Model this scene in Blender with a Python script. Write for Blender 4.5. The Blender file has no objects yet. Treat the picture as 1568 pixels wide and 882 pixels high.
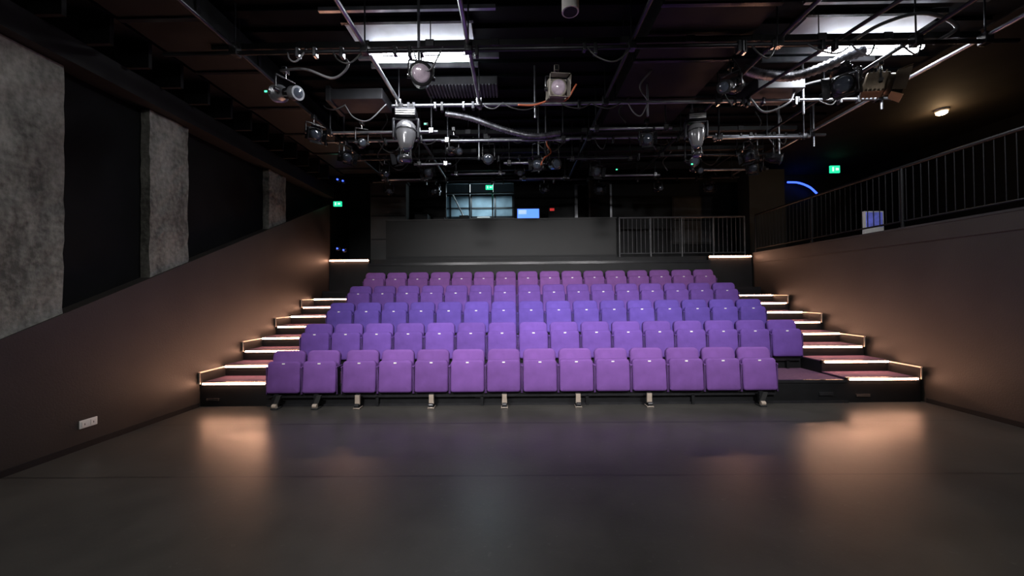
import bpy, bmesh, math, random
from mathutils import Vector, Matrix
random.seed(7)
S=bpy.context.scene
S.view_settings.view_transform='Standard'
S.view_settings.look='None'

# ---------------------------------------------------------------- materials
def mat(name,col,rough=.6,metal=0,noise=0.0,scale=8,bump=0,emit=None,es=0,spec=.5,coat=0,bscale=None,objcol=False,sheen=0,detail=6):
    m=bpy.data.materials.new(name); m.use_nodes=True
    nt=m.node_tree; b=nt.nodes['Principled BSDF']; L=nt.links
    b.inputs['Base Color'].default_value=(*col,1); b.inputs['Roughness'].default_value=rough
    b.inputs['Metallic'].default_value=metal; b.inputs['Specular IOR Level'].default_value=spec
    b.inputs['Coat Weight'].default_value=coat
    if sheen: b.inputs['Sheen Weight'].default_value=sheen
    tc=nt.nodes.new('ShaderNodeTexCoord')
    src=None
    if objcol:
        oi=nt.nodes.new('ShaderNodeObjectInfo'); src=oi.outputs['Color']
    if noise>0:
        n=nt.nodes.new('ShaderNodeTexNoise'); n.inputs['Scale'].default_value=scale; n.inputs['Detail'].default_value=detail
        L.new(tc.outputs['Object'],n.inputs['Vector'])
        mr=nt.nodes.new('ShaderNodeMapRange'); mr.inputs['From Min'].default_value=.3; mr.inputs['From Max'].default_value=.7
        mr.inputs['To Min'].default_value=1-noise; mr.inputs['To Max'].default_value=1+noise
        L.new(n.outputs['Fac'],mr.inputs['Value'])
        vm=nt.nodes.new('ShaderNodeVectorMath'); vm.operation='SCALE'
        if src: L.new(src,vm.inputs[0])
        else: vm.inputs[0].default_value=col
        L.new(mr.outputs['Result'],vm.inputs['Scale']); L.new(vm.outputs['Vector'],b.inputs['Base Color'])
    elif src: L.new(src,b.inputs['Base Color'])
    if bump:
        n2=nt.nodes.new('ShaderNodeTexNoise'); n2.inputs['Scale'].default_value=bscale or scale*4; n2.inputs['Detail'].default_value=5
        L.new(tc.outputs['Object'],n2.inputs['Vector'])
        bp=nt.nodes.new('ShaderNodeBump'); bp.inputs['Strength'].default_value=bump; bp.inputs['Distance'].default_value=.01
        L.new(n2.outputs['Fac'],bp.inputs['Height']); L.new(bp.outputs['Normal'],b.inputs['Normal'])
    if emit:
        b.inputs['Emission Color'].default_value=(*emit,1); b.inputs['Emission Strength'].default_value=es
    return m

BLK=mat('black_paint',(.006,.0063,.0072),.6,noise=.3,scale=5,spec=.3)
CEIL=mat('black_ceiling',(.0035,.0046,.0062),.75,noise=.3,scale=2,spec=.12)
GCEIL=mat('gallery_ceiling_paint',(.02,.017,.014),.8,noise=.3,scale=2,spec=.2)
BLK2=mat('black_matt',(.003,.003,.0036),.85,noise=.3,scale=3,spec=.15)
BLKG=mat('black_gloss_metal',(.018,.018,.020),.25,noise=.2,scale=9)
GREYP=mat('dark_grey_paint',(.022,.022,.022),.6,noise=.3,scale=2,bump=.1)
BALU=mat('balustrade_paint',(.007,.007,.007),.5,noise=.2,scale=2,bump=.1,spec=.3)
WALLB=mat('brown_black_wall',(.0235,.0205,.0185),.55,noise=.22,scale=1.3,bump=.15,bscale=60,spec=.4)
WALLR=mat('right_wall_paint',(.029,.0252,.0222),.55,noise=.22,scale=1.1,bump=.15,bscale=60,spec=.4)
PIPE=mat('steel_pipe',(.34,.35,.38),.3,.8,noise=.3,scale=6)
PIPED=mat('dark_pipe',(.030,.031,.036),.35,.6,noise=.3,scale=6)
CHR=mat('chrome',(.6,.6,.62),.18,1,noise=.1,scale=5)
SILV=mat('silver_foil',(.28,.28,.31),.3,.9,noise=.6,scale=14,bump=.8)
DUCT=mat('galvanised_duct',(.06,.06,.066),.5,.3,noise=.3,scale=3)
PANEL=mat('reflector_panel',(.5,.54,.6),.45,noise=.3,scale=2)
FAB=mat('purple_fabric',(.2,.08,.36),.9,noise=.12,scale=6,bump=.25,bscale=260,objcol=True,spec=.15)
CARP=mat('purple_carpet',(.12,.05,.10),.95,noise=.25,scale=25,bump=.4,bscale=200)
PLATE=mat('number_plate',(.75,.73,.7),.4,noise=.05,scale=10)
HOUS=mat('batten_housing_white',(.7,.7,.72),.5,noise=.05,scale=10)
LED=mat('led_strip',(.9,.8,.7),.5,emit=(1,.50,.31),es=42)
LEDE=mat('led_edge',(.9,.7,.5),.5,emit=(1,.50,.32),es=.8)
CREAM=mat('cream_metal',(.45,.37,.30),.4,.2,noise=.1,scale=10)
ORANGE=mat('orange_cable',(.5,.12,.05),.5,noise=.1,scale=10)
CAB=mat('black_cable',(.02,.02,.02),.5,noise=.1,scale=10)
CABW=mat('grey_cable',(.14,.14,.15),.4,noise=.1,scale=10)
LENS=mat('lens_glass',(.05,.06,.08),.08,0,noise=.05,scale=4,coat=1)
LENSW=mat('lens_glare',(.35,.28,.33),.15,noise=.4,scale=12,emit=(.85,.75,1),es=.05)  # pale colour and faint emission paint glare onto the glass
GRN=mat('green_led',(.1,.8,.3),.4,emit=(.05,1,.35),es=3)
EXIT=mat('exit_green',(.05,.6,.35),.4,emit=(.02,.8,.40),es=1.2)
WHT=mat('sign_white',(.8,.8,.8),.4,emit=(.8,1,.9),es=1.0)
BLU=mat('blue_led',(.1,.2,.9),.4,emit=(.04,.10,1),es=3)
REDL=mat('red_led',(.5,.05,.05),.4,emit=(1,.05,.05),es=.4)
TUBE=mat('lamp_tube',(.9,.9,.9),.4,emit=(.92,.95,1),es=28)
WARM=mat('warm_lamp',(.9,.8,.6),.4,emit=(1,.72,.4),es=30)
SCREEN=mat('monitor_screen',(.1,.2,.8),.3,emit=(.08,.22,1),es=1.8)

def concrete():
    m=mat('raw_concrete',(.3,.29,.27),.85); nt=m.node_tree; L=nt.links; b=nt.nodes['Principled BSDF']
    tc=nt.nodes.new('ShaderNodeTexCoord')
    n1=nt.nodes.new('ShaderNodeTexNoise'); n1.inputs['Scale'].default_value=2.4; n1.inputs['Detail'].default_value=10; n1.inputs['Roughness'].default_value=.7
    n2=nt.nodes.new('ShaderNodeTexNoise'); n2.inputs['Scale'].default_value=18; n2.inputs['Detail'].default_value=8
    n3=nt.nodes.new('ShaderNodeTexNoise'); n3.inputs['Scale'].default_value=.9; n3.inputs['Detail'].default_value=3
    mp=nt.nodes.new('ShaderNodeMapping'); mp.inputs['Scale'].default_value=(1,1.3,.45)
    L.new(tc.outputs['Object'],mp.inputs['Vector']); L.new(mp.outputs['Vector'],n1.inputs['Vector']); L.new(tc.outputs['Object'],n2.inputs['Vector']); L.new(tc.outputs['Object'],n3.inputs['Vector'])
    mx=nt.nodes.new('ShaderNodeMath'); mx.operation='MULTIPLY_ADD'; mx.inputs[1].default_value=.45
    L.new(n2.outputs['Fac'],mx.inputs[0]); L.new(n1.outputs['Fac'],mx.inputs[2])
    m2=nt.nodes.new('ShaderNodeMath'); m2.operation='MULTIPLY_ADD'; m2.inputs[1].default_value=.6; L.new(n3.outputs['Fac'],m2.inputs[0]); L.new(mx.outputs[0],m2.inputs[2])
    cr=nt.nodes.new('ShaderNodeValToRGB')
    cr.color_ramp.elements[0].position=.12; cr.color_ramp.elements[0].color=(.06,.06,.053,1)
    cr.color_ramp.elements[1].position=.85; cr.color_ramp.elements[1].color=(.27,.27,.24,1)
    mr=nt.nodes.new('ShaderNodeMapRange'); mr.inputs['From Min'].default_value=.76; mr.inputs['From Max'].default_value=1.26
    L.new(m2.outputs[0],mr.inputs['Value'])
    L.new(mr.outputs['Result'],cr.inputs['Fac']); L.new(cr.outputs['Color'],b.inputs['Base Color'])
    bp=nt.nodes.new('ShaderNodeBump'); bp.inputs['Strength'].default_value=.8; bp.inputs['Distance'].default_value=.04
    L.new(mx.outputs[0],bp.inputs['Height']); L.new(bp.outputs['Normal'],b.inputs['Normal'])
    return m
CONC=concrete()

def floormat():
    m=mat('stage_vinyl',(.06,.058,.056),.36,spec=.42); nt=m.node_tree; L=nt.links; b=nt.nodes['Principled BSDF']
    tc=nt.nodes.new('ShaderNodeTexCoord'); sx=nt.nodes.new('ShaderNodeSeparateXYZ')
    L.new(tc.outputs['Object'],sx.inputs[0])
    n1=nt.nodes.new('ShaderNodeTexNoise'); n1.inputs['Scale'].default_value=1.1; n1.inputs['Detail'].default_value=9; n1.inputs['Roughness'].default_value=.65
    n2=nt.nodes.new('ShaderNodeTexNoise'); n2.inputs['Scale'].default_value=13; n2.inputs['Detail'].default_value=10; n2.inputs['Roughness'].default_value=.75
    for n in (n1,n2): L.new(tc.outputs['Object'],n.inputs['Vector'])
    cr=nt.nodes.new('ShaderNodeValToRGB')
    cr.color_ramp.elements[0].position=.3; cr.color_ramp.elements[0].color=(.036,.034,.031,1)
    cr.color_ramp.elements[1].position=.7; cr.color_ramp.elements[1].color=(.062,.058,.052,1)
    L.new(n1.outputs['Fac'],cr.inputs['Fac'])
    sc=nt.nodes.new('ShaderNodeMapRange'); sc.inputs['From Min'].default_value=.60; sc.inputs['From Max'].default_value=.70; sc.inputs['To Max'].default_value=.8
    L.new(n2.outputs['Fac'],sc.inputs['Value'])
    mx=nt.nodes.new('ShaderNodeMix'); mx.data_type='RGBA'; L.new(sc.outputs['Result'],mx.inputs['Factor'])
    L.new(cr.outputs['Color'],mx.inputs['A']); mx.inputs['B'].default_value=(.11,.105,.097,1)
    a=nt.nodes.new('ShaderNodeMath'); a.operation='ADD'; a.inputs[1].default_value=.69
    nz=nt.nodes.new('ShaderNodeMath'); nz.operation='MULTIPLY_ADD'; nz.inputs[1].default_value=.03
    L.new(n1.outputs['Fac'],nz.inputs[0]); L.new(sx.outputs['Y'],nz.inputs[2]); L.new(nz.outputs[0],a.inputs[0])
    pp=nt.nodes.new('ShaderNodeMath'); pp.operation='PINGPONG'; pp.inputs[1].default_value=.675; L.new(a.outputs[0],pp.inputs[0])
    lt=nt.nodes.new('ShaderNodeMath'); lt.operation='LESS_THAN'; lt.inputs[1].default_value=.012; L.new(pp.outputs[0],lt.inputs[0])
    f=nt.nodes.new('ShaderNodeMath'); f.operation='MULTIPLY'; f.inputs[1].default_value=.6; L.new(lt.outputs[0],f.inputs[0])
    mx2=nt.nodes.new('ShaderNodeMix'); mx2.data_type='RGBA'; L.new(f.outputs[0],mx2.inputs['Factor'])
    L.new(mx.outputs['Result'],mx2.inputs['A']); mx2.inputs['B'].default_value=(.012,.012,.012,1)
    L.new(mx2.outputs['Result'],b.inputs['Base Color'])
    rr=nt.nodes.new('ShaderNodeMapRange'); rr.inputs['From Min'].default_value=.3; rr.inputs['From Max'].default_value=.7; rr.inputs['To Min'].default_value=.28; rr.inputs['To Max'].default_value=.38
    L.new(n1.outputs['Fac'],rr.inputs['Value']); L.new(rr.outputs['Result'],b.inputs['Roughness'])
    bp=nt.nodes.new('ShaderNodeBump'); bp.inputs['Strength'].default_value=.12; bp.inputs['Distance'].default_value=.01
    L.new(n2.outputs['Fac'],bp.inputs['Height']); L.new(bp.outputs['Normal'],b.inputs['Normal'])
    return m
FLOOR=floormat()

# ---------------------------------------------------------------- builder
class B:
    def __init__(s): s.bm=bmesh.new(); s.mats=[]
    def mi(s,m):
        if m not in s.mats: s.mats.append(m)
        return s.mats.index(m)
    def faces(s,vs,fs,m,smooth=False):
        bv=[s.bm.verts.new(v) for v in vs]; i=s.mi(m); out=[]
        for f in fs:
            try:
                fc=s.bm.faces.new([bv[k] for k in f]); fc.material_index=i; fc.smooth=smooth; out.append(fc)
            except ValueError: pass
        return out
    def box(s,x0,x1,y0,y1,z0,z1,m,bev=0,M=None):
        vs=[Vector((x,y,z)) for z in (z0,z1) for y in (y0,y1) for x in (x0,x1)]
        if M: vs=[M@v for v in vs]
        fs=[(0,2,3,1),(4,5,7,6),(0,1,5,4),(2,6,7,3),(0,4,6,2),(1,3,7,5)]
        out=s.faces(vs,fs,m)
        if bev:
            ed=list({e for f in out for e in f.edges})
            r=bmesh.ops.bevel(s.bm,geom=ed,offset=bev,segments=3,profile=.5,affect='EDGES')
            for f in r['faces']: f.smooth=True
    def prism(s,poly,axis,a,b,m):
        def mk(p,t): return (t,p[0],p[1]) if axis=='x' else ((p[0],t,p[1]) if axis=='y' else (p[0],p[1],t))
        n=len(poly); vs=[mk(p,a) for p in poly]+[mk(p,b) for p in poly]
        fs=[tuple(range(n)),tuple(range(2*n-1,n-1,-1))]+[(i,n+i,n+(i+1)%n,(i+1)%n) for i in range(n)]
        s.faces(vs,fs,m)
    def cyl(s,p0,p1,r,m,r1=None,n=14):
        s.lathe(p0,Vector(p1)-Vector(p0),[(0,r),(1,r if r1 is None else r1)],m,n)
    def lathe(s,o,ax,prof,m,n=18,unit=False):
        o=Vector(o); ax=Vector(ax)
        if unit: ax=ax.normalized()
        q=ax.to_track_quat('Z','Y'); X=q@Vector((1,0,0)); Y=q@Vector((0,1,0))
        vs=[];fs=[]
        for t,r in prof:
            for k in range(n):
                a=2*math.pi*k/n; vs.append(o+ax*t+X*(r*math.cos(a))+Y*(r*math.sin(a)))
        for j in range(len(prof)-1):
            for k in range(n):
                fs.append((j*n+k,j*n+(k+1)%n,(j+1)*n+(k+1)%n,(j+1)*n+k))
        s.faces(vs,fs,m,True)
        k=len(prof)
        s.faces(vs[:n],[tuple(range(n-1,-1,-1))],m); s.faces(vs[(k-1)*n:],[tuple(range(n))],m)
    def tube(s,pts,r,m,n=8,sub=6,rf=None):
        P=[Vector(p) for p in pts]
        if len(P)>2:
            Q=[]
            ext=[P[0]*2-P[1]]+P+[P[-1]*2-P[-2]]
            for i in range(1,len(ext)-2):
                a,b,c,d=ext[i-1:i+3]
                for k in range(sub):
                    t=k/sub
                    Q.append(.5*((2*b)+(c-a)*t+(2*a-5*b+4*c-d)*t*t+(-a+3*b-3*c+d)*t**3))
            Q.append(P[-1]); P=Q
        up=Vector((0.1,.2,1)).normalized(); vs=[];fs=[]
        for i,p in enumerate(P):
            t=(P[min(i+1,len(P)-1)]-P[max(i-1,0)]).normalized()
            x=t.cross(up)
            if x.length<.05: x=t.cross(Vector((1,0,0)))
            x.normalize(); y=t.cross(x)
            rr=r if rf is None else r*rf(i)
            for k in range(n):
                a=2*math.pi*k/n; vs.append(p+x*rr*math.cos(a)+y*rr*math.sin(a))
        for j in range(len(P)-1):
            for k in range(n): fs.append((j*n+k,j*n+(k+1)%n,(j+1)*n+(k+1)%n,(j+1)*n+k))
        fs.append(tuple(range(n))); fs.append(tuple(range(len(vs)-1,len(vs)-n-1,-1)))
        s.faces(vs,fs,m,True)
    def pillow(s,w,z0,z1,rb,rt,layers,m,M=None,seg=5):
        def outline(ins):
            W=w/2-ins; a=z0+ins; b=z1-ins; pts=[]
            for (cx,cz,r,st) in ((W,b,max(rt-ins,.004),0),(-W,b,max(rt-ins,.004),90),(-W,a,max(rb-ins,.004),180),(W,a,max(rb-ins,.004),270)):
                ox=cx-math.copysign(r,cx); oz=cz-r if cz==b else cz+r
                for k in range(seg+1):
                    t=math.radians(st+90*k/seg); pts.append((ox+r*math.cos(t),oz+r*math.sin(t)))
            return pts
        vs=[];n=4*(seg+1)
        for ins,y in layers:
            for x,z in outline(ins):
                v=Vector((x,y,z)); vs.append(M@v if M else v)
        fs=[]
        for j in range(len(layers)-1):
            for k in range(n): fs.append((j*n+k,j*n+(k+1)%n,(j+1)*n+(k+1)%n,(j+1)*n+k))
        fs.append(tuple(range(n-1,-1,-1))); L=len(layers); fs.append(tuple(range((L-1)*n,L*n)))
        s.faces(vs,fs,m,True)
    def mesh(s,name,shift=True):
        bmesh.ops.recalc_face_normals(s.bm,faces=s.bm.faces)
        c=Vector((0,0,0))
        if shift and s.bm.verts:
            xs=[v.co for v in s.bm.verts]
            c=Vector(((min(v.x for v in xs)+max(v.x for v in xs))/2,(min(v.y for v in xs)+max(v.y for v in xs))/2,min(v.z for v in xs)))
            for v in s.bm.verts: v.co-=c
        me=bpy.data.meshes.new(name); s.bm.to_mesh(me); s.bm.free()
        for m in s.mats: me.materials.append(m)
        return me,c
    def done(s,name,shift=True,parent=None):
        me,c=s.mesh(name,shift); o=bpy.data.objects.new(name,me); o.location=c
        S.collection.objects.link(o)
        if parent: o.parent=parent
        return o
def empty(name,loc=(0,0,0)):
    e=bpy.data.objects.new(name,None); e.location=loc; e.empty_display_size=.2; S.collection.objects.link(e); return e

XL,XR=-4.6,5.8; YB=10.8; ZC=4.9; ZG=2.47
# ---------------------------------------------------------------- room shell
b=B(); b.box(XL-.6,XR+.15,-3.2,YB,-.1,0,FLOOR); b.done('floor',shift=False)
b=B(); b.box(XL-.6,9.6,-3.2,YB+2.4,ZC,ZC+.12,CEIL)
for i in range(34):
    y=-1+i*.35
    b.box(XL,XR,y,y+.12,ZC-.05,ZC+.01,CEIL)
b.box(XR+.14,9.5,-3.2,YB,ZC-.02,ZC+.01,GCEIL)
b.done('ceiling',shift=False)
b=B(); b.box(XL-.6,9.6,-3.3,-3.2,0,ZC,BLK2); b.done('wall_front')
b=B(); b.box(XL-.3,XL-.16,-3.2,YB,0,ZC,BLK2); b.done('wall_left')
def dz(y): return max(.25,1.245+.4375*(y-3.38))
b=B()
b.prism([(-3.2,0),(9.33,0),(9.33,dz(9.33)),(1.1,dz(1.1)),(-3.2,.25)],'x',XL-.158,XL,WALLB)
b.done('wall_left_sloped_dado')
for (y0,y1,x) in ((2.7,3.82,XL),(4.74,5.3,XL-.01),(7.06,7.58,XL-.01)):
    b=B(); z0=dz((y0+y1)/2)-.8; nz=26; ny=6
    pts=[[Vector((x-.02+random.uniform(-.008,.008),y0+(y1-y0)*j/ny+(random.uniform(-.006,.006)),z0+(3.98-z0)*i/nz)) for j in range(ny+1)] for i in range(nz+1)]
    vs=[]; 
    for i in range(nz+1):
        vs.append(Vector((x-.138,pts[i][0].y,pts[i][0].z)))
        vs+=pts[i]
        vs.append(Vector((x-.138,pts[i][-1].y,pts[i][-1].z)))
    w_=ny+3; fs=[(i*w_+j,i*w_+j+1,(i+1)*w_+j+1,(i+1)*w_+j) for i in range(nz) for j in range(w_-1)]
    fs.append(tuple(range(w_))); fs.append(tuple(range(nz*w_+w_-1,nz*w_-1,-1)))
    b.faces(vs,fs,CONC,False)
    b.done('concrete_column')
b=B(); b.box(XL-.16,XL+.12,-3.2,9.3,3.99,4.25,BLK); b.box(XL-.16,XL+.38,-3.2,9.3,4.55,4.75,BLK)
for i in range(26): b.box(XL+.05,XL+.38,-2+i*.42,-1.96+i*.42,4.25,4.56,BLK)
b.done('beam_left')
b=B(); b.box(XR,XR+.14,-3.2,9.33,0,2.5,WALLR); b.done('wall_right')
b=B(); b.box(XR-.012,XR+.16,-3.2,9.33,2.5,2.53,GREYP); b.box(XR-.008,XR,-3.2,9.33,2.28,2.5,WALLR); b.done('trim_right_ledge')
b=B(); b.box(9.5,9.6,-3.2,YB,2.3,ZC,BLK2); b.done('wall_right_gallery')
b=B(); b.box(XR+.14,9.5,-3.2,9.35,2.25,2.45,BLK); b.done('gallery_floor_right')
b=B(); b.box(XL-.15,9.5,9.36,YB,2.27,ZG,BLK); b.box(XL-.15,XR+.14,9.36,9.45,0,2.27,BLK)
b.done('gallery_floor_back')
b=B()
for x0,x1,z0,z1 in ((XL-.3,-2.0,ZG,ZC),(0,1.75,ZG,ZC),(2.7,9.6,ZG,ZC),(-2,0,ZG,3.72),(-2,0,4.78,ZC),(1.75,2.7,4.7,ZC)):
    b.box(x0,x1,YB,YB+.1,z0,z1,BLK)
b.done('wall_back')
BOOTH=mat('booth_wall',(.18,.26,.31),.7,noise=.6,scale=1.6)
b=B(); b.box(-2.6,.6,YB+1.9,YB+2,3.0,4.88,BOOTH); b.box(-2.6,-2.5,YB+.1,YB+1.9,3,4.88,BOOTH); b.box(.5,.6,YB+.1,YB+1.9,3,4.88,BLK)
b.box(-2.6,.6,YB+.1,YB+2,2.9,3.0,BLK)
b.box(1.6,2.9,YB+1.2,YB+1.3,ZG,4.88,GREYP)
for x in (-2.2,-1.5,-.7,-.1): b.box(x,x+.05,YB+1.86,YB+1.9,3,4.88,BLKG)
for z in (4.15,4.45): b.box(-2.5,.5,YB+1.86,YB+1.9,z,z+.04,BLKG)
b.done('wall_booth')
b=B()
for x in (-2.0,-1.32,-.66,-.03): b.box(x,x+.035,YB-.04,YB+.04,3.72,4.78,BLKG)
for z in (3.72,4.45,4.745): b.box(-2,0,YB-.04,YB+.04,z,z+.035,BLKG)
b.cyl((-1.85,YB+.25,4.55),(-1.45,YB+.25,3.72),.02,PLATE)
b.done('window_1')
b=B(); b.box(1.7,1.78,YB-.05,YB+.06,ZG,4.75,PIPE); b.box(2.67,2.75,YB-.05,YB+.06,ZG,4.75,PIPE); b.box(1.7,2.75,YB-.05,YB+.06,4.68,4.75,PIPE)
M=Matrix.Translation((2.66,YB-.06,0))@Matrix.Rotation(math.radians(35),4,'Z')
b.box(-.85,0,-.04,0,ZG,4.65,BLK,M=M); b.box(-.85,-.8,-.05,-.04,ZG,4.65,DUCT,M=M); b.done('door_1')
b=B(); b.box(-1.9,-.1,YB+1.0,YB+1.5,3.72,3.84,PLATE); b.box(-1.8,-.2,YB+1.05,YB+1.45,3.01,3.72,BLK)
b.box(-1.2,-.8,YB+1.1,YB+1.3,3.84,4.02,PLATE,bev=.01)
b.done('booth_desk')
b=B(); b.box(XL,XL+.015,-3.2,5.44,0,.06,BLK); b.done('baseboard_left')
b=B(); b.box(XR-.015,XR,-3.2,5.44,0,.06,BLK); b.done('baseboard_right')

# ---------------------------------------------------------------- seating platform
YF=5.47; DY=.867; RZ=.335; Z1=.32
b=B()
for n in range(4):
    y=YF+DY*n; z=Z1+RZ*n
    b.box(-3.6,4.7,y,9.35,max(0,z-RZ-.02) if n else .02,z-.02,BLK)
    b.box(-3.6,4.7,y,y+DY-.001 if n<3 else 9.35,z-.02,z,CARP)
    b.box(-3.6,4.7,y-.012,y+.02,z-.035,z+.004,BLKG)
b.box(-3.6,4.7,YF-.03,YF,.0,.03,BLKG)
for x in (-.6,1.6,4.3): b.box(x,x+.2,YF-.02,YF,.1,.15,BLKG,bev=.005)
b.done('seating_platform')
b=B(); b.box(-3.6,4.7,9.2,9.35,1.34,2.30,BLK); b.box(-3.6,4.7,9.18,9.35,2.30,2.36,BLKG); b.done('platform_back_rail')

def stairs(x0,x1,wallside):
    b=B()
    for k in range(9):
        y=YF+.4335*k; z=Z1+.03+RZ/2*k; ye=y+.4335 if k<8 else 9.35
        b.box(x0,x1,y,9.35 if k==8 else ye+.0,0.0,z-.015,BLK)
        b.box(x0,x1,y+.03,ye+.03 if k<8 else ye,z-.015,z,CARP)
        b.box(x0,x1,y-.006,y+.03,z-.05,z+.003,BLKG)
        if k<8: b.box(x0+.04,x1-.04,y-.020,y-.005,z-.033,z-.009,LED)
        if k%2==0 and k<8:
            xs=(x0,x0+.03) if wallside<0 else (x1-.03,x1)
            b.box(xs[0],xs[1],y-.03,y+.44,z,z+.14,BLK)
            b.box(xs[0]-.002,xs[1]+.002,y-.035,y+.44,z+.14,z+.153,LEDE)
            b.box(xs[0]+.006,xs[1]-.006,y-.040,y-.03,z-.02,z+.153,CREAM)
    b.box(x0,x1,9.27,9.36,1.66,2.43,BLK)
    b.box(x0+.02,x1-.02,9.24,9.27,2.425,2.455,LED)
    b.box(x0,x1,9.27,9.36,2.43,2.48,BLKG)
    b.box((x0+x1)/2-.4,(x0+x1)/2-.2,YF-.02,YF,.08,.12,CHR,bev=.006)
    return b.done('aisle_stairs')
stairs(XL+.01,-3.6,-1); stairs(4.7,5.74,1)

# ---------------------------------------------------------------- seats
b=B()
lean=Matrix.Translation((0,.10,.40))@Matrix.Rotation(math.radians(-10),4,'X')@Matrix.Translation((0,-.10,-.40))
b.pillow(.468,.36,.80,.03,.075,[(.03,.090),(.010,.094),(.0,.108),(0,.155),(.012,.168)],FAB,M=lean)
b.pillow(.455,.34,.785,.03,.07,[(.005,.168),(0,.172),(0,.18),(.02,.188)],BLK,M=lean)
tilt=Matrix.Translation((0,.05,.21))@Matrix.Rotation(math.radians(-4),4,'X')@Matrix.Translation((0,-.05,-.21))
b.pillow(.474,.205,.655,.035,.055,[(.11,-.003),(.03,-.001),(.008,.006),(0,.020),(0,.035)],FAB,M=tilt,seg=6)
b.pillow(.462,.21,.65,.035,.055,[(0,.035),(0,.042),(0,.046)],BLK,M=tilt)
b.pillow(.474,.205,.655,.035,.065,[(0,.046),(0,.07),(.02,.088)],FAB,M=tilt)
b.box(-.020,.020,-.004,.004,.614,.630,PLATE,M=tilt)
for sx in (-1,1):
    b.box(sx*.250-.007,sx*.250+.007,.03,.13,.19,.56,BLK,bev=.004)
    b.box(sx*.250-.008,sx*.250+.008,.02,.20,.555,.58,BLKG,bev=.006)
b.box(-.258,.258,.06,.11,.17,.21,BLK)
b.cyl((-.25,.08,.24),(.25,.08,.24),.014,BLK)
seat_me,_=b.mesh('theatre_seat',shift=False)
rowcol=[(.156,.068,.262),(.126,.062,.285),(.102,.060,.300),(.130,.063,.285),(.190,.078,.272)]  # one purple cloth; the tint shift between rows paints in the light
for r in range(5):
    yr=5.35+DY*r; z=0 if r==0 else Z1+RZ*(r-1)
    if r==0: xs=[-3.58+.2575,-3.58+.2575+.513]+[-2.50+.2575+.5145*i for i in range(12)]
    else: xs=[-3.60+.26+.5175*i for i in range(16)]
    for x in xs:
        o=bpy.data.objects.new('theatre_seat',seat_me); S.collection.objects.link(o)
        o.location=(x,yr+random.uniform(-.004,.004),z); 
        o.rotation_euler=(random.uniform(-.008,.008),0,random.uniform(-.012,.012))
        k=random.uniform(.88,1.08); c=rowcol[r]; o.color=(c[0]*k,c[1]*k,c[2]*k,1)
for r in range(5):
    b=B(); y=5.35+DY*r; z=0 if r==0 else Z1+RZ*(r-1); x1=3.66 if r==0 else 4.66
    b.box(-3.58,x1,y+.07,y+.118,z+.13,z+.17,BLKG)
    if r:
        for i in range(10):
            x=-3.4+i*(x1+3.2)/9; b.box(x-.02,x+.02,y+.07,y+.118,z,z+.14,BLK)
    else:
        for x in (-3.5,-2,-.5,1,2.5,3.5): b.box(x-.02,x+.02,y+.07,y+.118,.0,.14,BLK)
    b.done('seat_mounting_bar')
for i,x in enumerate((-3.40,-2.83,-2.24,-1.2,-.175,.855,1.845,3.40)):
    b=B(); dark=i in (0,1,7); m=GREYP if dark else CREAM
    sh=.05 if dark else 0
    b.prism([(x-.032+sh,.19),(x+.032+sh,.19),(x+.034,.06),(x-.034,.06)],'y',5.31,5.34,m)
    b.box(x-.045,x+.045,5.27,5.40,0,.022,BLKG,bev=.006)
    b.box(x-.03,x+.03,5.32,5.36,.02,.20,BLK)
    b.cyl((x-.03,5.30,.045),(x+.03,5.30,.045),.03,CREAM if dark else BLKG)
    b.done('seat_support_bracket')

# ---------------------------------------------------------------- gallery details
b=B(); b.box(-3.3,2.55,9.6,9.66,ZG,3.47,BALU); b.box(-3.32,2.57,9.58,9.68,3.47,3.5,GREYP)
b.box(-3.3,2.55,9.595,9.6,2.5,2.56,BLK)
b.done('control_booth_balustrade')
b=B(); b.box(-3.72,-2.8,9.68,9.95,ZG,4.46,GREYP); b.box(-3.75,-2.77,9.66,9.97,4.46,4.52,BLK)
for z in (3.0,3.6,4.1): b.box(-3.70,-2.82,9.67,9.68,z,z+.03,BLK)
b.done('equipment_cabinet')
b=B(); b.box(5.98,6.88,9.7,10.2,ZG,4.7,GREYP); b.done('black_column')
def railing(p0,p1,z0,z1,name,sp=.105,post=1.2,m=PIPED):
    b=B(); p0=Vector(p0);p1=Vector(p1); L=(p1-p0).length; d=(p1-p0)/L
    b.cyl((p0.x,p0.y,z1),(p1.x,p1.y,z1),.024,m,n=10)
    b.cyl((p0.x,p0.y,z0+.1),(p1.x,p1.y,z0+.1),.014,m,n=8)
    n=int(L/sp)
    for i in range(n+1):
        p=p0+d*(L*i/n); b.cyl((p.x,p.y,z0+.1),(p.x,p.y,z1),.007,m,n=6)
    n=max(1,round(L/post))
    for i in range(n+1):
        p=p0+d*(L*i/n); b.cyl((p.x,p.y,z0),(p.x,p.y,z1),.022,m,n=8); b.cyl((p.x,p.y,z0),(p.x,p.y,z0+.015),.045,m,n=10)
    b.done(name)
railing((5.87,-3,0),(5.87,9.3,0),2.53,3.45,'gallery_railing',post=1.75,m=mat('black_rail',(.008,.008,.009),.5,.1,noise=.2,scale=5,spec=.3))
railing((2.62,9.55,0),(5.75,9.55,0),ZG,3.47,'gallery_railing',post=.85,m=mat('grey_rail',(.085,.085,.09),.4,.3,noise=.2,scale=5))
b=B(); b.box(4.45,5.6,YB-.03,YB,2.95,4.3,GREYP); b.box(4.5,5.55,YB-.035,YB-.03,3.0,4.25,DUCT); b.box(4.5,5.55,YB-.04,YB-.035,3.6,3.64,BLK); b.done('wall_noticeboard')
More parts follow.
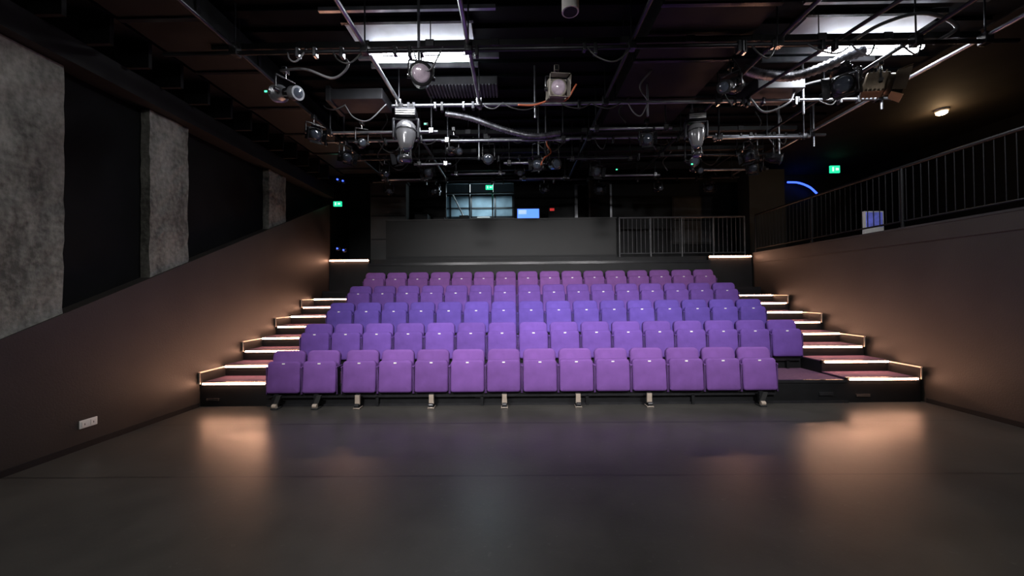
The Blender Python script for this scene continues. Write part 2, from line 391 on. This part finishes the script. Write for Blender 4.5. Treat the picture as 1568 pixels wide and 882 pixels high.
b=B(); b.box(6.0,6.32,6.55,6.6,2.52,2.95,PLATE); b.box(6.02,6.30,6.545,6.55,2.68,2.93,mat('poster_blue',(.12,.12,.5),.5,noise=.9,scale=6,emit=(.2,.25,.9),es=.2)); 
b.box(6.05,6.27,6.58,6.7,2.45,2.5,BLK); b.box(6.14,6.18,6.57,6.59,2.45,2.6,BLK); b.done('poster_stand')
b=B()
b.box(-.2,1.4,10.0,10.5,3.2,3.24,BLK); b.box(-.15,-.1,10.05,10.45,ZG,3.2,BLK); b.box(1.3,1.35,10.05,10.45,ZG,3.2,BLK)
b.box(.02,.68,10.15,10.19,3.55,3.9,BLK,bev=.01); b.box(.06,.64,10.145,10.152,3.6,3.86,SCREEN); b.box(.09,.3,10.14,10.146,3.72,3.83,mat('screen_window',(.5,.6,.9),.4,emit=(.4,.6,1),es=1)); b.box(.3,.4,10.16,10.22,3.24,3.55,BLK)
b.box(.9,1.2,10.15,10.3,3.6,3.9,BLK); b.box(.93,1.05,10.145,10.152,3.8,3.87,REDL); b.box(1.0,1.1,10.18,10.24,3.24,3.6,BLK)
b.done('operator_desk')
b=B()
for i,(x,w,h) in enumerate(((-2.7,.35,.4),(-2.2,.3,.3),(-1.5,.25,.35))):
    b.box(x,x+w,10.1,10.5,3.35,3.35+h,BLK,bev=.01); b.box(x+.05,x+.12,10.09,10.1,3.5,3.56,REDL if i==1 else CABW)
b.box(-2.9,-1.0,10.0,10.55,3.31,3.35,BLK)
for x in (-2.85,-1.1): b.box(x,x+.05,10.1,10.5,ZG,3.31,BLK)
b.done('amplifier_rack')
def exitsign(c,w,h,axis,hang):
    b=B(); x,y,z=c
    b.box(x-w/2,x+w/2,y,y+.04,z-h/2,z+h/2,EXIT,bev=.004)
    b.box(x+w*.05,x+w*.35,y-.003,y,z-.02*h/.12,z+.02*h/.12,WHT)
    b.box(x-w*.30,x-w*.14,y-.003,y,z-.035*h/.12,z+.035*h/.12,WHT)
    for s in (-.3,.3): b.cyl((x+s*w,y+.02,z+h/2),(x+s*w,y+.02,z+h/2+hang),.005,BLK,n=6)
    b.done('exit_sign')
exitsign((8.0,9.5,4.62),.24,.18,'y',.14)
exitsign((-4.35,9.2,3.83),.2,.12,'y',.2)
exitsign((-.7,10.3,4.5),.2,.12,'y',.33)
b=B(); y=4.03; b.box(XL,XL+.012,y-.085,y+.085,.215,.30,PLATE,bev=.003)
for s in (-.042,.042):
    b.box(XL+.012,XL+.018,y+s-.026,y+s+.026,.23,.285,PLATE,bev=.002); b.box(XL+.018,XL+.019,y+s-.003,y+s+.003,.245,.265,BLK)
b.done('power_outlet')
b=B()
for p in ((-4.1,8.7,4.27),(-4.0,8.75,4.25),(-4.3,9.1,2.72),(-4.15,9.1,2.68)):
    b.lathe(p,(0,-1,0),[(0,.012),(.01,.02),(.03,.02),(.04,.01)],BLU,8,unit=True)
    b.box(p[0]-.04,p[0]+.04,p[1]-.0,p[1]+.06,p[2]-.04,p[2]+.04,BLK)
b.done('blue_indicator_lights')
b=B(); b.tube([(7.6,10.6,4.62),(7.9,10.6,4.6),(8.2,10.6,4.48),(8.4,10.6,4.3)],.025,BLU); b.done('blue_neon_tube')

# ---------------------------------------------------------------- lighting grid
GZ=4.3
b=B()
def p_(a,c,r=.024,m=PIPE): b.cyl(a,c,r,m,n=10)
trans=[(4.15,-3.9,5.5,PIPED),(5.38,-1.75,5.35,PIPE),(6.6,-3.5,5.4,PIPE),(7.5,-3.3,5.3,PIPED),(9.0,-3.4,5.3,PIPED)]
for y,x0,x1,m in trans: p_((x0,y,GZ),(x1,y,GZ),m=m)
longs=[(-3.1,PIPED),(-1.65,PIPE),(-.5,PIPE),(1.3,PIPED),(2.9,PIPED),(4.4,PIPED),(5.15,PIPE)]
for x,m in longs:
    if x==-.5: p_((x,-1.5,GZ+.055),(x,5.6,GZ+.055),m=m)
    else: p_((x,-1.5,GZ+.055),(x,9.1,GZ+.055),m=m)
for y,x0,x1,m in trans:
    for x,_ in longs:
        if x0<=x<=x1:
            b.box(x-.045,x+.045,y-.045,y+.045,GZ-.035,GZ+.09,CHR if random.random()<.5 else BLKG,bev=.01)
            p_((x,y,GZ+.05),(x,y,ZC-.02),.009,PIPED)
for (x0,x1,y,z) in ((-1.2,.9,6.2,4.12),(-.2,.75,6.95,4.0),(-1.9,-1.2,7.1,4.05),(3.3,4.9,6.3,4.15),(1.7,3.1,8.1,4.1),(-2.9,-1.9,8.2,4.1),(.1,1.2,8.3,4.12),(3.6,5.2,7.8,4.1),(-3.0,-1.2,5.9,4.15),(1.2,2.5,6.0,4.2),(-1.3,-.2,7.7,4.05),(1.0,2.3,7.2,4.15)):
    p_((x0,y,z),(x1,y,z),.022,PIPE if random.random()<.6 else PIPED)
    for x in (x0+.1,x1-.1): p_((x,y,z-.05),(x,y,ZC-.02),.014,PIPED); b.box(x-.04,x+.04,y-.04,y+.04,z-.04,z+.05,CHR,bev=.01)
for x,y,z0 in ((-.62,6.6,3.95),(.55,6.6,3.85),(-1.9,6.6,3.9),(.42,6.6,3.7),(4.6,6.6,3.9),(3.1,6.6,3.85),(5.2,6.6,4.1),(-3.0,6.6,4.0),(5.2,5.38,4.15),(-1.05,4.15,4.2),(.3,5.38,4.1),(1.9,5.38,4.1),(4.1,5.38,4.1)):
    p_((x,y,z0),(x,y,ZC-.02),.016,PIPE)
p_((3.3,5.5,4.36),(3.9,2.6,4.36),.022,PIPED)
for i in range(70):
    y,x0,x1,m=random.choice(trans+[trans[1],trans[2]]); x=random.uniform(x0,x1)
    mm=random.choice([CHR,BLKG,PIPE,PIPED,BLKG])
    b.box(x-.02,x+.02,y-.035,y+.035,GZ-random.uniform(.04,.10),GZ+.04,mm,bev=.008)
b.done('lighting_grid_pipes')
for y,x0,x1 in ((4.35,-3.5,5.3),(6.75,-3.2,5.0),(7.65,-3.2,5.0)):
    b=B(); b.box(x0,x1,y-.04,y+.04,4.45,4.52,BLK)
    for i in range(12):
        x=x0+.3+i*(x1-x0-.6)/11; b.box(x-.05,x+.05,y-.055,y-.04,4.445,4.525,DUCT if i%3==0 else BLKG,bev=.004)
        if i%3==0: b.cyl((x,y,4.52),(x,y,ZC-.06),.006,BLKG,n=6)
    b.done('socket_trunking')

b=B(); b.box(1.55,2.75,1.0,9.0,4.56,4.84,BLK); 
for i in range(9): b.box(1.53,2.77,1+i*.95,1.05+i*.95,4.54,4.845,BLKG)
b.done('air_duct')
b=B(); b.box(-4.1,-3.3,1.0,9.0,4.5,4.8,BLK)
for i in range(9): b.box(-4.12,-3.28,1+i*.95,1.05+i*.95,4.48,4.82,BLKG)
b.done('air_duct')
b=B(); b.box(-2.75,-1.95,5.55,6.0,4.5,4.66,DUCT,bev=.01); b.box(-2.78,-2.72,5.52,6.03,4.47,4.69,DUCT); b.done('air_duct')
b=B(); b.box(3.35,4.0,5.2,5.7,4.38,4.56,DUCT,bev=.01); b.done('air_duct')
b=B(); b.box(-1.35,-.25,5.6,5.95,4.72,4.84,DUCT)
for i in range(22): b.box(-1.33+i*.05,-1.31+i*.05,5.59,5.96,4.70,4.72,PIPE)
b.done('air_vent_grille')
b=B(); b.tube([(-1.1,6.0,4.48),(-.7,6.0,4.40),(-.2,6.05,4.24),(.3,6.1,4.14),(.75,6.15,4.2)],.05,SILV,n=14,sub=22,rf=lambda i:1 if i%2 else .78); b.done('flexible_silver_duct')
b=B(); b.tube([(3.0,4.95,4.5),(3.3,4.95,4.42),(3.8,5.0,4.45),(4.4,4.75,4.6)],.065,SILV,n=14,sub=22,rf=lambda i:1 if i%2 else .8); b.done('flexible_silver_duct')
for x0,x1 in ((-2.0,-.5),(3.45,5.0)):
    b=B(); b.box(x0,x1,4.42,4.76,4.80,4.84,PANEL); b.box(x0-.03,x1+.03,4.38,4.42,4.79,4.845,BLKG)
    b.box(x0-.2,x1+.3,4.20,4.24,4.80,4.845,PIPE); b.box(x0-.1,x1+.3,5.05,5.09,4.78,4.845,PIPE); b.box(x0,x1,5.25,5.28,4.78,4.845,PIPE)  # pale slats imitate the batten light streaking the dark ceiling deck
    b.done('ceiling_reflector_panel')

def batten(x,y,z,L=1.3,power=70,rot=0,col=(.95,.97,1)):
    e=empty('batten_light',(x,y,z))
    b=B(); b.box(-L/2,L/2,-.05,.05,0,.05,HOUS,bev=.006); b.box(-L/2+.02,L/2-.02,-.075,.075,-.05,0,TUBE,bev=.01)
    for s in (-.4,.4): b.cyl((s*L,0,.05),(s*L,0,max(.06,ZC-.05-z)),.006,BLK,n=6)
    b.done('housing',shift=False,parent=e)
    l=bpy.data.lights.new('lamp','AREA'); l.shape='RECTANGLE'; l.size=L; l.size_y=.12; l.energy=power; l.color=col
    lo=bpy.data.objects.new('lamp',l); lo.location=(0,0,-.055); S.collection.objects.link(lo); lo.parent=e
    e.rotation_euler=(0,0,rot)
    return e
batten(-1.2,4.9,4.72,power=45)
batten(4.6,4.9,4.72,power=45)
batten(-1.2,2.0,4.72,power=56,col=(1,.97,.92))  # this pair is unseen, added above the frame to fill floor and seats
batten(2.6,2.0,4.72,power=56,col=(1,.97,.92))
def seat_fill(x,y,z,target,power):  # unseen fill lamp, added overhead out of frame to brighten the seats
    e=empty('seat_fill_light',(x,y,z)); d=(Vector(target)-Vector((x,y,z))).normalized()
    q=(-d).to_track_quat('Z','Y'); e.rotation_mode='QUATERNION'; e.rotation_quaternion=q
    b=B(); b.box(-.28,.28,-.13,.13,.01,.09,BLKG,bev=.01); b.box(-.26,.26,-.11,.11,.0,.012,PLATE)
    for s in (-.3,.3): b.box(s-.008,s+.008,-.02,.02,.0,.22,BLK)
    b.box(-.31,.31,-.02,.02,.22,.235,BLK)
    b.done('housing',shift=False,parent=e)
    l=bpy.data.lights.new('lamp','AREA'); l.shape='RECTANGLE'; l.size=.5; l.size_y=.2; l.energy=power; l.color=(1,.98,.98); l.spread=math.radians(58)
    lo=bpy.data.objects.new('lamp',l); lo.location=(0,0,-.005); S.collection.objects.link(lo); lo.parent=e
for x in (-2.4,.4,3.2): seat_fill(x,.6,4.2,(x*.75+.3,7.4,.8),50)
l=bpy.data.lights.new('booth_lamp','AREA'); l.size=1.2; l.energy=36; l.color=(.72,.9,1)
lo=bpy.data.objects.new('booth_ceiling_lamp',l); lo.location=(-1,YB+1.0,4.85); S.collection.objects.link(lo)

def downlight(x,y,energy,m=WARM):
    e=empty('recessed_downlight',(x,y,ZC-.08))
    b=B(); b.lathe((0,0,.06),(0,0,-1),[(0,.10),(.02,.10),(.05,.085),(.051,.07)],PLATE,20,unit=True); b.lathe((0,0,.01),(0,0,-1),[(0,.075),(.03,.075),(.045,.05),(.05,.01)],m,20,unit=True)
    b.done('lamp_body',shift=False,parent=e)
    l=bpy.data.lights.new('lamp','POINT'); l.energy=energy; l.color=(1,.62,.32); l.shadow_soft_size=.05
    lo=bpy.data.objects.new('lamp',l); lo.location=(0,0,-.14); S.collection.objects.link(lo); lo.parent=e
downlight(7.8,6.95,12); 

# ---------------------------------------------------------------- lanterns
def basis(aim):
    a=Vector(aim).normalized(); s=a.cross(Vector((0,0,1)))
    if s.length<.1: s=Vector((1,0,0))
    s.normalize(); u=s.cross(a).normalized(); return a,s,u
def orient(c,a,s,u):
    return Matrix((( s.x,a.x,u.x,c[0]),(s.y,a.y,u.y,c[1]),(s.z,a.z,u.z,c[2]),(0,0,0,1)))
def yoke(b,c,s,w,top,m=BLKG):
    c=Vector(c); t=Vector((c.x,c.y,top))
    for sg in (-1,1):
        p=c+s*w*sg; q=Vector((p.x,p.y,top-.06)); b.tube([p,(p+q)/2+s*sg*.004,q],.011,m,n=6,sub=2); b.cyl(p-s*sg*.03,p+s*sg*.02,.022,m,n=10)
    b.cyl(t+s*w-Vector((0,0,.06)),t-s*w-Vector((0,0,.06)),.011,m,n=6)
    b.cyl(t-Vector((0,0,.06)),t+Vector((0,0,.03)),.012,CHR,n=8)
    b.box(t.x-.03,t.x+.03,t.y-.04,t.y+.04,t.z,t.z+.07,m,bev=.008)
def profile_lantern(c,aim,top,k=1,body=BLKG,lens=LENS):
    b=B(); a,s,u=basis(aim); c=Vector(c)
    b.lathe(c-a*.22*k,a,[(0,.05*k),(.02*k,.085*k),(.14*k,.095*k),(.17*k,.075*k),(.20*k,.06*k),(.36*k,.06*k),(.37*k,.085*k),(.47*k,.085*k)],body,20,unit=True)
    for i in range(4): b.lathe(c-a*(.2-.035*i)*k,a,[(0,.09*k),(.004,.105*k),(.012,.105*k),(.016,.09*k)],body,20,unit=True)
    b.lathe(c+a*.245*k,a,[(0,.07*k),(.012*k,.05*k),(.016*k,.01*k)],lens,18,unit=True)
    b.lathe(c+a*.02*k,a,[(0,.064*k),(.12*k,.064*k)],CHR,20,unit=True)
    yoke(b,c,s,.125*k,top); return b.done('profile_spotlight')
def fresnel(c,aim,top,k=1,body=BLKG,lens=LENS,barn=True):
    b=B(); a,s,u=basis(aim); c=Vector(c); M=orient(c,a,s,u)
    b.box(-.12*k,.12*k,-.16*k,.08*k,-.12*k,.12*k,body,bev=.03*k,M=M)
    b.lathe(c+a*.07*k,a,[(0,.125*k),(.05*k,.125*k),(.055*k,.105*k)],body,22,unit=True)
    b.lathe(c+a*.10*k,a,[(0,.10*k),(.03*k,.10*k),(.05*k,.07*k),(.058*k,.01*k)],lens,22,unit=True)
    for i in range(5): b.box(-.13*k,.13*k,(-.14+.04*i)*k,(-.125+.04*i)*k,-.125*k,.13*k,body,M=M)
    if barn:
        for ang in range(4):
            R=Matrix.Rotation(math.radians(90*ang),4,'Y'); T=M@R@Matrix.Translation((0,.13*k,.125*k))@Matrix.Rotation(math.radians(barn if barn is not True else 22),4,'X')
            vs=[(-.11*k,0,0),(.11*k,0,0),(.135*k,.13*k,0),(-.135*k,.13*k,0)]; vs2=[(x,y,.004) for x,y,z in vs]
            b.faces([T@Vector(v) for v in vs+vs2],[(0,1,2,3),(7,6,5,4),(0,4,5,1),(1,5,6,2),(2,6,7,3),(3,7,4,0)],body)
    yoke(b,c,s,.15*k,top); return b.done('fresnel_spotlight')
def parcan(c,aim,top,k=1,body=BLKG,lens=LENS):
    b=B(); a,s,u=basis(aim); c=Vector(c)
    b.lathe(c-a*.18*k,a,[(0,.04*k),(.03*k,.075*k),(.12*k,.10*k),(.14*k,.115*k),(.33*k,.115*k),(.335*k,.135*k),(.35*k,.135*k),(.352*k,.10*k)],body,22,unit=True)
    b.lathe(c+a*.155*k,a,[(0,.1*k),(.02*k,.10*k),(.03*k,.07*k),(.034*k,.01*k)],lens,20,unit=True)
    yoke(b,c,s,.14*k,top); return b.done('par_can_light')
mat_head=mat('glossy_grey_shell',(.15,.15,.16),.2,.3,noise=.1,scale=4,coat=.6)
def moving_head(x,y,top,k=1,ang=8):
    b=B(); T=Matrix.Translation((x,y,top))@Matrix.Rotation(math.radians(ang),4,'Z')@Matrix.Scale(k,4)
    b.box(-.15,.15,-.10,.10,-.13,0,PIPED,bev=.02,M=T)
    for i in range(3): b.box(-.13,.13,-.106,-.10,-.11+i*.03,-.095+i*.03,PLATE,M=T)
    b.box(-.10,-.04,-.03,.03,0,.08,BLKG,M=T); b.box(.04,.10,-.03,.03,0,.08,BLKG,M=T)
    b.box(-.19,.19,-.05,.05,-.17,-.13,BLKG,bev=.015,M=T)
    for s in (-1,1): b.box(s*.172-.018,s*.172+.018,-.055,.055,-.42,-.14,BLKG,bev=.015,M=T)
    o=T@Vector((0,0,-.18)); ax=(T.to_3x3()@Vector((0,-.12,-1))).normalized()
    b.lathe(o,ax,[(0,.05*k),(.015*k,.10*k),(.06*k,.135*k),(.14*k,.145*k),(.24*k,.13*k),(.34*k,.10*k),(.40*k,.08*k),(.41*k,.062*k)],mat_head,26,unit=True)
    b.lathe(o+ax*.40*k,ax,[(0,.06*k),(.018*k,.06*k),(.03*k,.03*k),(.032*k,.005)],LENS,20,unit=True)
    b.lathe(o+ax*.13*k,ax,[(0,.147*k),(.012*k,.15*k),(.024*k,.147*k)],BLKG,26,unit=True)
    b.lathe(o+ax*.52*k,ax,[(0,.085*k),(.02*k,.09*k),(.05*k,.09*k),(.06*k,.07*k)],BLKG,22,unit=True)
    b.lathe(o+ax*.575*k,ax,[(0,.066*k),(.012*k,.05*k),(.014*k,.01)],LENS,20,unit=True)
    for s in (-1,1): b.tube([o+ax*.38*k+Vector((s*.06*k,0,0)),o+ax*.45*k+Vector((s*.07*k,0,0)),o+ax*.53*k+Vector((s*.07*k,0,0))],.012*k,BLKG,n=6)
    return b.done('moving_head_light')

profile_lantern((-2.75,4.5,4.03),(.75,-.35,-.18),4.27,.95,body=PIPE,lens=LENS)
parcan((-1.05,4.25,4.05),(.25,-1,-.25),4.30,.95,lens=LENSW)
fresnel((.52,4.6,4.08),(.1,-1,-.25),4.3,.85,body=mat('aged_cream_shell',(.2,.18,.15),.5,.2,noise=.3,scale=8),lens=LENSW,barn=8)
moving_head(-1.54,5.36,4.23,1.0,5)
moving_head(2.66,5.55,4.2,.85,-8)
profile_lantern((2.75,4.8,4.2),(-.6,-.5,-.3),4.42,.95)
fresnel((4.02,4.6,4.08),(-.7,-.5,-.2),4.3,.95)
fresnel((4.42,4.6,4.08),(.75,-.55,-.25),4.3,.95,body=mat('bronze_shell',(.12,.09,.06),.35,.6,noise=.3,scale=6))
for i,(x,y,z,a) in enumerate(((-.455,6.6,3.95,(0,-1,-.3)),(.42,6.6,3.84,(-.4,-1,-.2)),(.68,6.6,3.84,(.4,-1,-.2)),(-1.95,6.6,3.98,(-.4,-1,-.3)),(4.5,6.6,3.9,(.7,-.5,-.3)),(4.1,6.6,3.95,(-.7,-.5,-.3)),(3.07,6.6,3.88,(.1,-1,-.5)),(-2.95,6.55,4.0,(.7,-.6,-.3)))):
    (fresnel if i%2 else parcan)((x,y,z),a,4.28,.72)
for i,(x,y,z,a) in enumerate(((-3.05,5.7,4.05,(.6,-.6,-.3)),(-2.6,7.5,4.02,(.5,-.8,-.4)),(-1.7,7.5,4.03,(-.2,-1,-.4)),(.1,7.5,4.0,(0,-1,-.4)),(1.6,7.5,4.0,(.3,-1,-.4)),(3.6,7.5,4.02,(0,-1,-.5)),(4.7,7.5,4.02,(-.5,-1,-.3)),
    (-3.0,9.0,4.05,(.3,-1,-.2)),(-1.9,9.0,4.05,(0,-1,-.2)),(.7,9.0,4.05,(0,-1,-.2)),(2.0,9.0,4.05,(0,-1,-.2)),(3.4,9.0,4.05,(0,-1,-.2)),(4.6,9.0,4.05,(-.3,-1,-.2)),(-1.0,6.2,3.95,(.6,-.7,-.3)),(2.1,6.0,4.02,(-.2,-1,-.3)),(-2.4,5.9,3.98,(.5,-1,-.3)))):
    (profile_lantern if i%2 else fresnel)((x,y,z),a,4.27,.72)
def can(x,y,z):
    b=B(); b.cyl((x,y,z),(x,y,z+.2),.085,PLATE,n=24); b.cyl((x,y,z-.005),(x,y,z+.02),.07,BLK,n=24); b.cyl((x,y,z+.2),(x,y,ZC-.05),.01,BLK,n=8); b.done('ceiling_can_light')
can(.57,3.75,4.40); can(-2.25,3.4,4.4)

def cable(pts,r,m,name='power_cable'):
    b=B(); b.tube(pts,r,m,n=6,sub=8); b.done(name)
cable([(.05,4.9,4.05),(.25,4.85,4.02),(.45,4.8,4.05),(.65,4.75,4.03),(.78,4.7,4.2)],.012,ORANGE)
cable([(.6,6.5,4.3),(.55,6.45,4.15),(.62,6.45,4.0),(.5,6.45,3.9),(.45,6.5,3.8)],.014,ORANGE)
cable([(-2.75,4.4,4.25),(-2.4,4.3,4.2),(-2.1,4.35,4.12),(-1.9,4.3,4.25),(-2.05,4.3,4.4)],.014,CABW)
cable([(3.8,4.3,4.4),(4.1,4.2,4.55),(4.5,4.15,4.62),(4.9,4.2,4.5),(4.7,4.25,4.35)],.02,CABW)
cable([(3.3,5.3,4.3),(3.5,5.3,4.1),(3.8,5.25,4.2),(4.0,5.3,4.45),(4.6,5.3,4.6)],.014,CABW)
for i in range(34):
    x=random.uniform(-3.2,5.0); y=random.choice([4.15,5.38,6.6,6.6,7.5]); w=random.uniform(.2,.6); d=random.uniform(.06,.25)
    cable([(x,y,4.32),(x+w*.25,y-.05,4.3-d*.8),(x+w*.6,y-.05,4.3-d),(x+w,y,4.33)],.009,random.choice([CAB,CAB,CAB,CABW]))
for i in range(14):
    x=random.uniform(-3,5); y=random.uniform(5,8.5)
    cable([(x,y,ZC-.07),(x+.1,y,4.6),(x-.05,y+.1,4.4),(x+.05,y+.1,4.2)],.012,random.choice([CAB,CAB,CABW]))
b=B()
for p in ((-2.85,4.3,3.95),(-1.25,5.3,4.0),(2.0,7.4,4.0),(3.0,6.4,3.75)):
    b.box(p[0]-.03,p[0]+.03,p[1],p[1]+.03,p[2]-.02,p[2]+.02,BLK,bev=.004); b.box(p[0]-.02,p[0]+.008,p[1]-.004,p[1],p[2]-.009,p[2]+.009,GRN)
b.done('fixture_status_lights')
b=B(); b.box(-4.1,5.75,9.42,9.5,4.68,4.84,BLK); b.done('beam_back')

# ---------------------------------------------------------------- world, camera
w=bpy.data.worlds.new('world'); S.world=w; w.use_nodes=True
w.node_tree.nodes['Background'].inputs[0].default_value=(.6,.65,.7,1); w.node_tree.nodes['Background'].inputs[1].default_value=.02
cam=bpy.data.cameras.new('camera'); cam.sensor_width=36; cam.lens=13.32; cam.clip_start=.05
co=bpy.data.objects.new('camera',cam); S.collection.objects.link(co); S.camera=co
co.location=(0,0,1.6)
fw=Vector((-math.tan(math.radians(.59)),1,math.tan(math.radians(.79)))).normalized()
r=math.radians(.55); up=Vector((math.sin(r),0,math.cos(r)))
rt=fw.cross(up).normalized(); up=rt.cross(fw).normalized()
co.rotation_euler=Matrix((rt,up,-fw)).transposed().to_euler()
